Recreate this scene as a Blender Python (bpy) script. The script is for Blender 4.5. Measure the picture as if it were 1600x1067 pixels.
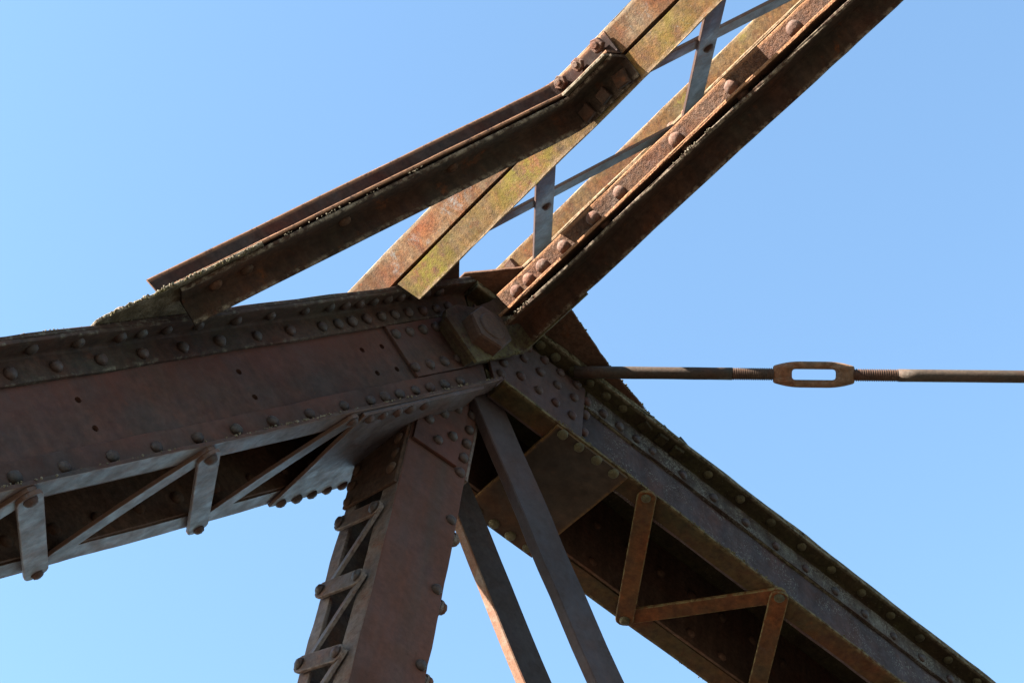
import bpy, bmesh, math, random
from mathutils import Vector, Matrix
random.seed(7)
sc = bpy.context.scene
C = sc.collection
for o in list(bpy.data.objects):
    bpy.data.objects.remove(o)

# ------------------------------------------------------------------ frames
# The truss is described in its own axes: u along the top chord, t across the
# bridge, w square to the chord.  The chord climbs 46 degrees towards the joint.
PHI = math.radians(46)
BASE = Matrix(((math.cos(PHI), 0, -math.sin(PHI)), (0, 1, 0), (math.sin(PHI), 0, math.cos(PHI))))
O = Vector((0, 0, 9.0))

def frame(deg):
    """rotation of a member whose axis makes `deg` with the chord, in the truss plane"""
    a = math.radians(deg)
    return BASE @ Matrix(((math.cos(a), 0, -math.sin(a)), (0, 1, 0), (math.sin(a), 0, math.cos(a))))

F0, FE, FP, FB = frame(0), frame(-53.7385), frame(-143.3446), frame(-107.9136)

# ------------------------------------------------------------------ camera
Ru = Vector((0.5352, 0.6418, -0.5492))      # camera right, down, forward in (u, t, w)
Rd = Vector((-0.1024, -0.5961, -0.7964))
Rf = Vector((0.8385, -0.4825, 0.2533))
def W(v): return BASE @ Vector((v[0], -v[1], v[2]))
cam_d = bpy.data.cameras.new('camera')
cam = bpy.data.objects.new('camera', cam_d)
C.objects.link(cam)
cam_d.sensor_width = 36
cam_d.lens = 36 * 2742.75 / 1600
cam_d.clip_start = 0.05
cam_d.clip_end = 20000
X, Z = W(Ru).normalized(), -W(Rf).normalized()
Y = Z.cross(X).normalized(); X = Y.cross(Z)
R = Matrix((X, Y, Z)).transposed()
cam.matrix_world = Matrix.Translation(O + W((-3.8251, 2.2391, -1.2333))) @ R.to_4x4()
sc.camera = cam

# ------------------------------------------------------------------ sky and sun
sun_dir = W((-0.20, -0.25, 1.0)).normalized()
SUN_EL = math.asin(sun_dir.z)
SUN_ROT = math.atan2(sun_dir.x, sun_dir.y)
world = bpy.data.worlds.new('World')
sc.world = world
world.use_nodes = True
wn = world.node_tree
sky = wn.nodes.new('ShaderNodeTexSky')
sky.sky_type = 'NISHITA'
sky.sun_disc = False
sky.sun_elevation = SUN_EL
sky.sun_rotation = SUN_ROT
sky.altitude = 0
sky.air_density = 1.0
sky.dust_density = 0.3
sky.ozone_density = 1.0
bg = wn.nodes['Background']
tint = wn.nodes.new('ShaderNodeMix'); tint.data_type = 'RGBA'; tint.blend_type = 'MULTIPLY'
tint.inputs[0].default_value = 1.0
tint.inputs[7].default_value = (0.92, 1.035, 1.0, 1)      # white balance of the photograph
wn.links.new(sky.outputs[0], tint.inputs[6])
wn.links.new(tint.outputs[2], bg.inputs[0])
bg.inputs[1].default_value = 0.05
sun_d = bpy.data.lights.new('sun', 'SUN')
sun_d.energy = 5.0
sun_d.angle = math.radians(0.5)
sun_d.color = (1.0, 0.94, 0.86)
sun = bpy.data.objects.new('sun', sun_d)
C.objects.link(sun)
sun.rotation_euler = sun_dir.to_track_quat('Z', 'Y').to_euler()
sun.location = O + sun_dir * 30
sc.view_settings.view_transform = 'Standard'
sc.view_settings.look = 'None'
sc.view_settings.gamma = 1
sc.view_settings.use_curve_mapping = False
sc.view_settings.exposure = 3.25
sc.render.engine = 'CYCLES'

# ------------------------------------------------------------------ materials
ALB = 0.32
def rust(name, c1, c2, c3, scale=9.0, spots=None, spot_amt=0.0, spot_scale=14.0, speck=0.0,
         rough=0.72, bump=0.35, bump_scale=140.0, edge=None, edge_amt=0.0, fine=0.35, stretch=None, spec=0.4, lowb=1.0, bdist=0.0035, grad=None, flake=0.35, lich=None, streak=0.5):
    k3 = lambda c: (c[0] * ALB, c[1] * ALB * 0.84, c[2] * ALB * 0.72)
    c1, c2, c3 = k3(c1), k3(c2), k3(c3)
    if spots: spots = k3(spots)
    if edge: edge = k3(edge)
    m = bpy.data.materials.new(name)
    m.use_nodes = True
    nt = m.node_tree; N = nt.nodes; L = nt.links
    b = N['Principled BSDF']
    tc = N.new('ShaderNodeTexCoord'); oi = N.new('ShaderNodeObjectInfo')
    mul = N.new('ShaderNodeMath'); mul.operation = 'MULTIPLY'; mul.inputs[1].default_value = 23.0
    L.new(oi.outputs['Random'], mul.inputs[0])
    comb = N.new('ShaderNodeVectorMath'); comb.operation = 'ADD'
    L.new(tc.outputs['Object'], comb.inputs[0]); L.new(mul.outputs[0], comb.inputs[1])
    vec = comb.outputs[0]
    def noise(s, det=5, rgh=0.6, st=None, dist=0.0):
        n = N.new('ShaderNodeTexNoise'); n.inputs['Scale'].default_value = s
        n.inputs['Detail'].default_value = det; n.inputs['Roughness'].default_value = rgh
        n.inputs['Distortion'].default_value = dist
        if st:
            mp = N.new('ShaderNodeMapping'); mp.inputs['Scale'].default_value = st
            L.new(vec, mp.inputs[0]); L.new(mp.outputs[0], n.inputs['Vector'])
        else:
            L.new(vec, n.inputs['Vector'])
        return n.outputs['Fac']
    def ramp(f, *stops):
        r = N.new('ShaderNodeValToRGB'); L.new(f, r.inputs[0])
        el = r.color_ramp.elements
        while len(el) < len(stops): el.new(0.5)
        for e, (p, c) in zip(el, stops):
            e.position = p; e.color = (c if len(c) == 4 else (*c, 1))
        return r.outputs[0]
    def mix(f, a, c, mode='MIX'):
        x = N.new('ShaderNodeMix'); x.data_type = 'RGBA'; x.blend_type = mode
        if isinstance(f, float): x.inputs[0].default_value = f
        else: L.new(f, x.inputs[0])
        for s, v in ((x.inputs[6], a), (x.inputs[7], c)):
            if isinstance(v, tuple): s.default_value = (*v, 1)
            else: L.new(v, s)
        return x.outputs[2]
    col = ramp(noise(scale, 8, 0.62, stretch, 0.4), (0.33, c1), (0.5, c2), (0.67, c3))
    g = ramp(noise(scale * 11, 5, 0.7), (0.3, (0.45,) * 3), (0.7, (1.45,) * 3))
    col = mix(fine * 2 if fine < 0.5 else 1.0, col, g, 'MULTIPLY')
    big = ramp(noise(2.2, 3, 0.5), (0.3, (0.72,) * 3), (0.7, (1.28,) * 3))
    col = mix(1.0, col, big, 'MULTIPLY')
    if streak > 0:
        st = ramp(noise(34.0, 4, 0.6, (1, 1, 0.09)), (0.36, (1 - 0.45 * streak,) * 3), (0.64, (1 + 0.3 * streak,) * 3))
        col = mix(1.0, col, st, 'MULTIPLY')
    if flake > 0:
        fl = ramp(noise(21.0, 9, 0.72, None, 0.8), (0.565, (0,) * 3), (0.60, (flake,) * 3))
        col = mix(fl, col, (c1[0] * 0.55, c1[1] * 0.5, c1[2] * 0.5))
        fl2 = ramp(noise(38.0, 9, 0.7, None, 0.5), (0.62, (0,) * 3), (0.66, (flake,) * 3))
        col = mix(fl2, col, (c1[0] * 1.5, c1[1] * 1.25, c1[2] * 1.0))
    if grad:
        z0, z1, gc = grad
        sx = N.new('ShaderNodeSeparateXYZ'); L.new(tc.outputs['Object'], sx.inputs[0])
        mr = N.new('ShaderNodeMapRange'); mr.inputs[1].default_value = z0; mr.inputs[2].default_value = z1
        L.new(sx.outputs[2], mr.inputs[0])
        gm = N.new('ShaderNodeMath'); gm.operation = 'MULTIPLY'
        L.new(mr.outputs[0], gm.inputs[0])
        L.new(ramp(noise(7.0, 7, 0.7, (1, 1, 0.35)), (0.36, (0,) * 3), (0.62, (1,) * 3)), gm.inputs[1])
        col = mix(gm.outputs[0], col, k3(gc))
    if spots:
        f1 = ramp(noise(spot_scale, 8, 0.7, None, 0.3), (0.62 - spot_amt * 0.3, (0,) * 3), (0.72 - spot_amt * 0.3, (1,) * 3))
        f2 = ramp(noise(spot_scale * 9, 3, 0.7), (0.35, (0.0,) * 3), (0.6, (1,) * 3))
        fm = N.new('ShaderNodeMath'); fm.operation = 'MULTIPLY'
        L.new(f1, fm.inputs[0]); L.new(f2, fm.inputs[1])
        col = mix(fm.outputs[0], col, spots)
    if speck > 0:
        f1 = ramp(noise(210.0, 2, 0.6), (0.70 - speck * 0.12, (0,) * 3), (0.76 - speck * 0.12, (1,) * 3))
        f2 = ramp(noise(11.0, 4, 0.6), (0.45, (0.0,) * 3), (0.6, (1,) * 3))
        fm = N.new('ShaderNodeMath'); fm.operation = 'MULTIPLY'
        L.new(f1, fm.inputs[0]); L.new(f2, fm.inputs[1])
        col = mix(fm.outputs[0], col, k3((0.34, 0.36, 0.33)))
    if lich:
        la = N.new('ShaderNodeAttribute'); la.attribute_name = 'lich'
        lm2 = N.new('ShaderNodeMath'); lm2.operation = 'MULTIPLY'
        L.new(la.outputs['Fac'], lm2.inputs[0])
        L.new(ramp(noise(24.0, 9, 0.75), (0.40, (0,) * 3), (0.58, (1,) * 3)), lm2.inputs[1])
        col = mix(lm2.outputs[0], col, k3(lich))
    if edge:
        at = N.new('ShaderNodeAttribute'); at.attribute_name = 'wear'
        nn = noise(60.0, 6, 0.75)
        am = N.new('ShaderNodeMath'); am.operation = 'MULTIPLY'
        L.new(at.outputs['Fac'], am.inputs[0])
        L.new(ramp(nn, (0.5 - edge_amt * 0.2, (0,) * 3), (0.66 - edge_amt * 0.2, (1,) * 3)), am.inputs[1])
        col = mix(am.outputs[0], col, edge)
    L.new(col, b.inputs['Base Color'])
    rr = ramp(noise(scale * 3, 5, 0.6), (0.35, (rough - 0.1,) * 3), (0.65, (min(1, rough + 0.12),) * 3))
    L.new(rr, b.inputs['Roughness'])
    b.inputs['Specular IOR Level'].default_value = spec
    bp = N.new('ShaderNodeBump'); bp.inputs['Strength'].default_value = bump
    bp.inputs['Distance'].default_value = bdist
    ad = N.new('ShaderNodeMath'); ad.operation = 'ADD'
    L.new(noise(bump_scale, 6, 0.65), ad.inputs[0]); lm = N.new('ShaderNodeMath'); lm.operation = 'MULTIPLY'; lm.inputs[1].default_value = lowb
    L.new(noise(bump_scale * 0.22, 3, 0.5), lm.inputs[0]); L.new(lm.outputs[0], ad.inputs[1])
    L.new(ad.outputs[0], bp.inputs['Height'])
    L.new(bp.outputs[0], b.inputs['Normal'])
    return m

PALE = (0.40, 0.40, 0.34)
M = {}
M['web'] = rust('chord_web_steel', (0.18, 0.076, 0.053), (0.135, 0.085, 0.069), (0.10, 0.086, 0.082), 4.0, rough=0.75, bump=0.13, fine=0.3, spec=0.18, grad=(-0.02, 0.10, (0.23, 0.078, 0.052)), streak=0.3)
M['chord_angle'] = rust('chord_angle_steel', (0.15, 0.062, 0.038), (0.11, 0.068, 0.05), (0.085, 0.076, 0.052), 6.0, rough=0.8, bump=0.22, fine=0.35, edge=(0.32, 0.31, 0.25), edge_amt=-0.1, spec=0.18)
M['grey'] = rust('grey_paint_sky_sheen', (0.18, 0.092, 0.072), (0.155, 0.13, 0.14), (0.19, 0.175, 0.225), 8.0, (0.20, 0.085, 0.045), 0.12, 26.0, rough=0.64, bump=0.08, bump_scale=320, edge=(0.20, 0.10, 0.055), edge_amt=0.8, spec=0.4, lowb=0.0, flake=0.6, fine=0.4)  # worn paint, with the lilac sheen of reflected sky mixed into its colour
M['tan'] = rust('lichened_strut_steel', (0.33, 0.125, 0.045), (0.285, 0.165, 0.06), (0.33, 0.25, 0.115), 8.0, (0.34, 0.33, 0.06), 0.10, 9.0, 0.4, rough=0.9, bump=0.3, bump_scale=240, fine=0.48, edge=(0.55, 0.44, 0.30), edge_amt=0.6, spec=0.2, flake=0.5, lich=(0.37, 0.37, 0.045))
M['tan_grey'] = rust('grey_flecked_strut_steel', (0.34, 0.125, 0.05), (0.30, 0.16, 0.07), (0.35, 0.27, 0.17), 11.0, (0.40, 0.43, 0.45), 0.2, 16.0, 0.4, rough=0.9, bump=0.3, bump_scale=240, fine=0.48, edge=(0.62, 0.55, 0.42), edge_amt=0.8, spec=0.2, flake=0.5)
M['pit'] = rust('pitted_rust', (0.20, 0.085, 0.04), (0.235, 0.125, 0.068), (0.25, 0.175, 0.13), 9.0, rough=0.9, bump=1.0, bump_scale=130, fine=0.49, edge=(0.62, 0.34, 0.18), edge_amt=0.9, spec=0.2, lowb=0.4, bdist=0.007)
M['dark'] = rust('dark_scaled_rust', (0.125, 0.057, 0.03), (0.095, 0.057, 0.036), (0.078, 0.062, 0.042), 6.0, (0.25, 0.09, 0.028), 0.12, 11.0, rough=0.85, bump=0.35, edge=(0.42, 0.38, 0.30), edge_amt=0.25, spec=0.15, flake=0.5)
M['red'] = rust('red_oxide_steel', (0.105, 0.038, 0.028), (0.088, 0.049, 0.04), (0.075, 0.062, 0.064), 10.0, rough=0.85, bump=0.15, bump_scale=220, edge=(0.55, 0.32, 0.2), edge_amt=0.8, spec=0.15)
M['moss_plate'] = rust('lichen_crusted_plate', (0.14, 0.11, 0.06), (0.18, 0.155, 0.10), (0.36, 0.34, 0.27), 20.0, PALE, 0.15, 30.0, 0.5, rough=0.95, bump=0.8, edge=(0.52, 0.5, 0.42), edge_amt=0.55, spec=0.15)
M['ep_web'] = rust('end_post_web_steel', (0.145, 0.075, 0.06), (0.12, 0.085, 0.085), (0.125, 0.105, 0.11), 6.0, rough=0.75, bump=0.12, speck=0.95, fine=0.3, spec=0.15)
M['ep_leg'] = rust('end_post_angle_leg_steel', (0.11, 0.072, 0.052), (0.12, 0.10, 0.09), (0.20, 0.20, 0.175), 16.0, PALE, 0.22, 34.0, 1.6, rough=0.85, bump=0.3, fine=0.4, spec=0.18)
M['ep_plate'] = rust('end_post_pin_plate_steel', (0.17, 0.078, 0.058), (0.145, 0.082, 0.066), (0.12, 0.085, 0.076), 6.0, rough=0.72, bump=0.15, fine=0.25, spec=0.22)
M['moss'] = rust('mossy_flange_steel', (0.075, 0.05, 0.026), (0.085, 0.07, 0.034), (0.105, 0.105, 0.045), 9.0, (0.18, 0.18, 0.075), 0.02, 30.0, 0.3, rough=0.92, bump=0.35, edge=(0.34, 0.33, 0.24), edge_amt=0.5, spec=0.15)
M['olive'] = rust('olive_rust', (0.155, 0.06, 0.022), (0.115, 0.07, 0.026), (0.092, 0.08, 0.03), 6.0, rough=0.88, bump=0.25, edge=(0.28, 0.25, 0.14), edge_amt=0.4, spec=0.15)
M['orange'] = rust('orange_lacing_rust', (0.26, 0.085, 0.024), (0.185, 0.085, 0.03), (0.115, 0.082, 0.04), 5.0, (0.12, 0.09, 0.075), 0.05, 7.0, rough=0.88, bump=0.22, edge=(0.28, 0.25, 0.12), edge_amt=0.4, spec=0.14)
M['washer'] = rust('mossy_washer_steel', (0.115, 0.06, 0.038), (0.10, 0.066, 0.05), (0.09, 0.074, 0.058), 9.0, rough=0.85, bump=0.25, spec=0.15, edge=(0.24, 0.23, 0.12), edge_amt=0.5)
M['thread'] = rust('clogged_thread_rust', (0.17, 0.08, 0.045), (0.15, 0.095, 0.065), (0.12, 0.10, 0.08), 14.0, rough=0.85, bump=0.3, spec=0.2)
M['tie'] = rust('patchy_tie_plate', (0.15, 0.062, 0.018), (0.085, 0.062, 0.042), (0.078, 0.066, 0.052), 3.0, rough=0.85, bump=0.2, fine=0.25, edge=(0.26, 0.15, 0.05), edge_amt=0.6, spec=0.15, flake=0.2)
M['inner'] = rust('sheltered_steel', (0.19, 0.098, 0.06), (0.175, 0.108, 0.074), (0.16, 0.11, 0.08), 8.0, (0.26, 0.095, 0.035), 0.08, 10.0, rough=0.9, bump=0.25, spec=0.12)
M['post'] = rust('diagonal_face_steel', (0.21, 0.085, 0.056), (0.175, 0.086, 0.063), (0.135, 0.092, 0.075), 5.0, rough=0.78, bump=0.10, fine=0.2, stretch=(0.2, 2, 2), spec=0.16, lowb=0.3, streak=0.0, flake=0.25)
M['post_lace'] = rust('diagonal_lacing_steel', (0.27, 0.125, 0.07), (0.21, 0.15, 0.125), (0.23, 0.21, 0.21), 12.0, (0.28, 0.125, 0.055), 0.1, 16.0, rough=0.7, bump=0.2, edge=(0.36, 0.3, 0.26), edge_amt=0.4, spec=0.25)
M['bar'] = rust('eyebar_steel', (0.12, 0.065, 0.05), (0.105, 0.08, 0.085), (0.115, 0.10, 0.105), 5.0, rough=0.72, bump=0.1, fine=0.2, spec=0.2, streak=0.0)
M['bar_far'] = rust('eyebar_far_steel', (0.125, 0.068, 0.052), (0.11, 0.085, 0.085), (0.12, 0.10, 0.10), 7.0, rough=0.75, bump=0.15, fine=0.25, spec=0.2, streak=0.0)
M['bar_sunlit_side'] = rust('eyebar_sunlit_side', (0.36, 0.16, 0.09), (0.34, 0.21, 0.14), (0.40, 0.32, 0.26), 22.0, rough=0.8, bump=0.2, fine=0.35, spec=0.2, streak=0.0)  # sunlight on the far bar's narrow side, put into a brighter orange colour
M['rod'] = rust('tie_rod_steel', (0.125, 0.066, 0.04), (0.11, 0.082, 0.058), (0.10, 0.09, 0.072), 12.0, (0.30, 0.28, 0.23), -0.2, 24.0, 0.3, rough=0.75, bump=0.25, spec=0.2, streak=0.0)
M['turn'] = rust('forged_turnbuckle_rust', (0.48, 0.22, 0.11), (0.46, 0.29, 0.17), (0.40, 0.30, 0.21), 14.0, (0.46, 0.42, 0.36), -0.05, 20.0, rough=0.85, bump=0.5, spec=0.2)
M['nut'] = rust('pin_nut_steel', (0.16, 0.075, 0.042), (0.13, 0.078, 0.055), (0.11, 0.085, 0.07), 9.0, (0.19, 0.075, 0.028), 0.05, 12.0, rough=0.7, bump=0.12, spec=0.25, edge=(0.24, 0.2, 0.12), edge_amt=0.5, lowb=0.2)
M['rivet'] = rust('rivet_steel', (0.125, 0.058, 0.04), (0.11, 0.075, 0.06), (0.105, 0.098, 0.092), 16.0, rough=0.65, bump=0.25, spec=0.3)
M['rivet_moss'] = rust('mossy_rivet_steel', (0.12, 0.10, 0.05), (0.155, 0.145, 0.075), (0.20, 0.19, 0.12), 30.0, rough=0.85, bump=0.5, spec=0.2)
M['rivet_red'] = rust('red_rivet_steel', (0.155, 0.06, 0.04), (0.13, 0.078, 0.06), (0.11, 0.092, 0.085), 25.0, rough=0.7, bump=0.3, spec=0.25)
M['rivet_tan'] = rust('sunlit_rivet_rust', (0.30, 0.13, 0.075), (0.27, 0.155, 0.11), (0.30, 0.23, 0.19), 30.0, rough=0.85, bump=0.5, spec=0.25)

def bounce_plane_mat():
    m = bpy.data.materials.new('bounce_plane_water'); m.use_nodes = True
    N = m.node_tree.nodes; b = N['Principled BSDF']
    b.inputs['Base Color'].default_value = (0.04, 0.034, 0.026, 1)
    b.inputs['Roughness'].default_value = 0.12
    n = N.new('ShaderNodeTexNoise'); n.inputs['Scale'].default_value = 0.8; n.inputs['Detail'].default_value = 6
    tc = N.new('ShaderNodeTexCoord'); m.node_tree.links.new(tc.outputs['Object'], n.inputs['Vector'])
    bp = N.new('ShaderNodeBump'); bp.inputs['Strength'].default_value = 0.4; bp.inputs['Distance'].default_value = 0.2
    m.node_tree.links.new(n.outputs['Fac'], bp.inputs['Height']); m.node_tree.links.new(bp.outputs[0], b.inputs['Normal'])
    return m

# ------------------------------------------------------------------ helpers
def thing(name, label, cat, fr, base=(0, 0, 0), group=None):
    o = bpy.data.objects.new(name, None); C.objects.link(o)
    o.empty_display_size = 0.2
    b = Vector((base[0], -base[1], base[2]))
    o.matrix_world = Matrix.Translation(O + fr @ b) @ fr.to_4x4()
    o['label'] = label; o['category'] = cat
    if group: o['group'] = group
    o['_b'] = tuple(b)
    return o

def base_of(o):
    while o.parent: o = o.parent
    return Vector(o['_b'])

def off_of(o):
    """origin of object o measured in its thing's frame"""
    if o.parent is None: return Vector((0, 0, 0))
    return o.location + off_of(o.parent)

def finish(name, bm, mat, parent, smooth=False, label=None):
    """link bm (given in the member's frame, y = -t) as one mesh object under parent"""
    bmesh.ops.recalc_face_normals(bm, faces=bm.faces[:])
    c = sum((v.co for v in bm.verts), Vector()) / len(bm.verts)
    for v in bm.verts: v.co -= c
    me = bpy.data.meshes.new(name); bm.to_mesh(me); bm.free()
    if smooth:
        me.shade_smooth()
    me.materials.append(mat)
    o = bpy.data.objects.new(name, me); C.objects.link(o)
    o.parent = parent
    o.location = c - base_of(parent) - off_of(parent)
    if label: o['label'] = label
    return o

def P(a, t, h): return Vector((a, -t, h))

def rounded(pts, radii, seg=3):
    """2-D polygon with rounded corners; radii per corner; a third entry of a point is its wear"""
    out = []
    n = len(pts)
    for i, p in enumerate(pts):
        r = radii[i] if isinstance(radii, (list, tuple)) else radii
        w = p[2] if len(p) > 2 else 0.0
        p0 = Vector(pts[i - 1][:2]); p1 = Vector(p[:2]); p2 = Vector(pts[(i + 1) % n][:2])
        if r <= 0: out.append((p1.x, p1.y, w)); continue
        a = (p0 - p1).normalized(); b = (p2 - p1).normalized()
        for k in range(seg + 1):
            f = k / seg
            q = p1 + a * r * (1 - f) ** 2 + b * r * f ** 2
            out.append((q.x, q.y, w))
    return out

def sweep(name, parent, prof, mat, s0, s1, mapper, step=0.05, jit=0.0009, under=None, label=None, lich=None):
    """extrude 2-D profile [(x, y, wear)] from s0 to s1 (numbers or functions of x, y);
    mapper(s, x, y) gives the point in the member's frame"""
    f0 = s0 if callable(s0) else (lambda x, y: s0)
    f1 = s1 if callable(s1) else (lambda x, y: s1)
    bm = bmesh.new()
    wl = bm.verts.layers.float.new('wear'); ll = bm.verts.layers.float.new('lich')
    ph = [random.uniform(0, 6.28) for _ in range(4)]
    Ln = abs(f1(*prof[0][:2]) - f0(*prof[0][:2]))
    n = max(1, int(Ln / step))
    rings = []
    for i in range(n + 1):
        f = i / n
        q = f * Ln
        jx = random.uniform(-jit, jit) * 0.6 + jit * 1.1 * math.sin(q * 9 + ph[0]) + jit * 0.7 * math.sin(q * 23 + ph[1])
        jy = random.uniform(-jit, jit) * 0.6 + jit * 1.1 * math.sin(q * 8 + ph[2]) + jit * 0.7 * math.sin(q * 21 + ph[3])
        ring = []
        for (x, y, w) in prof:
            s = f0(x, y) * (1 - f) + f1(x, y) * f
            k = (w > 0) * random.uniform(-jit, jit)
            v = bm.verts.new(mapper(s, x + (jx + k) * 0.7, y + (jy + k) * 0.7)); v[wl] = w
            if lich: v[ll] = lich(s)
            ring.append(v)
        rings.append(ring)
    m = len(prof)
    for i in range(n):
        for j in range(m):
            bm.faces.new((rings[i][j], rings[i][(j + 1) % m], rings[i + 1][(j + 1) % m], rings[i + 1][j]))
    bm.faces.new(rings[0][::-1]); bm.faces.new(rings[-1])
    o = finish(name, bm, mat, parent, label=label)
    if under:
        o.data.materials.append(under)
        for p in o.data.polygons:
            if p.normal.z < -0.6: p.material_index = 1
    return o

def lprof(x0, x1, y0, y1, tk, hx='lo', hy='lo', fil=0.006):
    """L section in a box: heel at (hx, hy) corner, legs tk thick; toes carry wear"""
    sx = 1 if hx == 'lo' else -1; sy = 1 if hy == 'lo' else -1
    X0, X1 = (x0, x1) if sx > 0 else (x1, x0)
    Y0, Y1 = (y0, y1) if sy > 0 else (y1, y0)
    e = 0.0025
    b = 0.011
    pts = [(X0, Y0, 0), (X1 - sx * b, Y0, 0), (X1, Y0, 1), (X1, Y0 + sy * tk, 1), (X1 - sx * b, Y0 + sy * tk, 0), (X0 + sx * tk, Y0 + sy * tk, 0),
           (X0 + sx * tk, Y1 - sy * b, 0), (X0 + sx * tk, Y1, 1), (X0, Y1, 1), (X0, Y1 - sy * b, 0)]
    rad = [0.001, 0, 0.001, 0.003, 0, fil, 0, 0.003, 0.001, 0]
    return rounded(pts, rad, 2)

def rprof(x0, x1, y0, y1, e=0.0012, wear=(0, 0, 0, 0)):
    b = 0.010
    w = wear
    if x1 - x0 > 0.03:
        return rounded([(x0, y0, w[0]), (x0 + b, y0, 0), (x1 - b, y0, 0), (x1, y0, w[1]), (x1, y1, w[2]), (x1 - b, y1, 0), (x0 + b, y1, 0), (x0, y1, w[3])], [e, 0, 0, e, e, 0, 0, e], 1)
    return rounded([(x0, y0, w[0]), (x1, y0, w[1]), (x1, y1, w[2]), (x0, y1, w[3])], e, 1)

def along(s, x, y): return P(s, x, y)          # profile (t, h), swept along the member
def across(s, x, y): return P(x, s, y)         # profile (a, h), swept along t

def plate(name, parent, poly, mat, d0, d1, mapper, sub=0.04, jit=0.0006, bev=0.0012, label=None, wear=1.0):
    """flat plate: polygon [(x, y)] with depth d0..d1; mapper(d, x, y)"""
    pts = []
    for i, a in enumerate(poly):
        b = poly[(i + 1) % len(poly)]
        L = math.dist(a, b); n = max(1, int(L / sub))
        for k in range(n):
            f = k / n
            j = jit if k else 0
            pts.append((a[0] + (b[0] - a[0]) * f + random.uniform(-j, j), a[1] + (b[1] - a[1]) * f + random.uniform(-j, j)))
    cx = sum(p[0] for p in pts) / len(pts); cy = sum(p[1] for p in pts) / len(pts)
    bm = bmesh.new(); wl = bm.verts.layers.float.new('wear')
    def inset(p, e):
        d = math.hypot(p[0] - cx, p[1] - cy) or 1
        return (p[0] - (p[0] - cx) / d * e, p[1] - (p[1] - cy) / d * e)
    sg = 1 if d1 > d0 else -1
    rings = []
    for e, d, w in ((0.006, d0, 0), (bev, d0, wear), (0, d0 + sg * bev, wear), (0, d1 - sg * bev, wear), (bev, d1, wear), (0.006, d1, 0)):
        ring = []
        for p in pts:
            q = inset(p, e); v = bm.verts.new(mapper(d, *q)); v[wl] = w; ring.append(v)
        rings.append(ring)
    m = len(pts)
    for i in range(5):
        for j in range(m):
            bm.faces.new((rings[i][j], rings[i][(j + 1) % m], rings[i + 1][(j + 1) % m], rings[i + 1][j]))
    bm.faces.new(rings[0][::-1]); bm.faces.new(rings[-1])
    return finish(name, bm, mat, parent, label=label)

def holed(name, parent, x0, x1, y0, y1, holes, r, mat, d0, d1, mapper, x0b=None, x1b=None):
    """rectangular plate (ends may slant: x at y0 / y1) pierced by round holes, cut as real openings"""
    bm = bmesh.new()
    xa = lambda y: x0 if x0b is None else x0 + (x0b - x0) * (y - y0) / (y1 - y0)
    xb = lambda y: x1 if x1b is None else x1 + (x1b - x1) * (y - y0) / (y1 - y0)
    q = r * 2.0
    ys = sorted(set([y0, y1] + [round(h[1] + s * q, 5) for h in holes for s in (-1, 1)]))
    NS = 16
    def quadface(pts):
        for dd in (d0, d1):
            bm.faces.new([bm.verts.new(mapper(dd, *p)) for p in pts])
    rows = {}
    for hx, hy in holes: rows.setdefault(round(hy, 2), []).append((hx, hy))
    bands = []
    cur = y0
    for key in sorted(rows):
        hy = sum(h[1] for h in rows[key]) / len(rows[key])
        bands.append((cur, hy - q, None)); bands.append((hy - q, hy + q, [(h[0], hy) for h in rows[key]])); cur = hy + q
    bands.append((cur, y1, None))
    for ya, yb, hs in bands:
        if not hs:
            quadface([(xa(ya), ya), (xb(ya), ya), (xb(yb), yb), (xa(yb), yb)]); continue
        hs.sort(); px = None
        for hx, hy in hs:
            l0, l1 = (xa(ya), xa(yb)) if px is None else (px, px)
            quadface([(l0, ya), (hx - q, ya), (hx - q, yb), (l1, yb)])
            sq = []; ci = []
            for k in range(NS):
                a = 2 * math.pi * (k + 0.5) / NS
                cx, cy = math.cos(a), math.sin(a); mx = max(abs(cx), abs(cy))
                # square ring snapped to its corners
                sq.append((hx + q * cx / mx, hy + q * cy / mx)); ci.append((hx + r * cx, hy + r * cy))
            cr = [(hx + q * a, hy + q * b) for a, b in ((1, 1), (-1, 1), (-1, -1), (1, -1))]
            for k in range(NS):
                k2 = (k + 1) % NS
                quadface([sq[k], sq[k2], ci[k2], ci[k]])
                a0 = 2 * math.pi * (k + 0.5) / NS; a1 = 2 * math.pi * (k + 1.5) / NS
                for n_, c in enumerate(cr):
                    ac = math.pi / 4 + n_ * math.pi / 2
                    if a0 < ac < a1: quadface([sq[k], c, sq[k2]])
                bm.faces.new([bm.verts.new(mapper(dd, *p)) for dd, p in ((d0, ci[k]), (d0, ci[k2]), (d1, ci[k2]), (d1, ci[k]))])
            px = hx + q
        quadface([(px, ya), (xb(ya), ya), (xb(yb), yb), (px, yb)])
    for (pa, pb) in (((xa(y0), y0), (xb(y0), y0)), ((xb(y0), y0), (xb(y1), y1)), ((xb(y1), y1), (xa(y1), y1)), ((xa(y1), y1), (xa(y0), y0))):
        bm.faces.new([bm.verts.new(mapper(dd, *p)) for dd, p in ((d0, pa), (d0, pb), (d1, pb), (d1, pa))])
    bmesh.ops.remove_doubles(bm, verts=bm.verts[:], dist=0.00005)
    return finish(name, bm, mat, parent)

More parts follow.
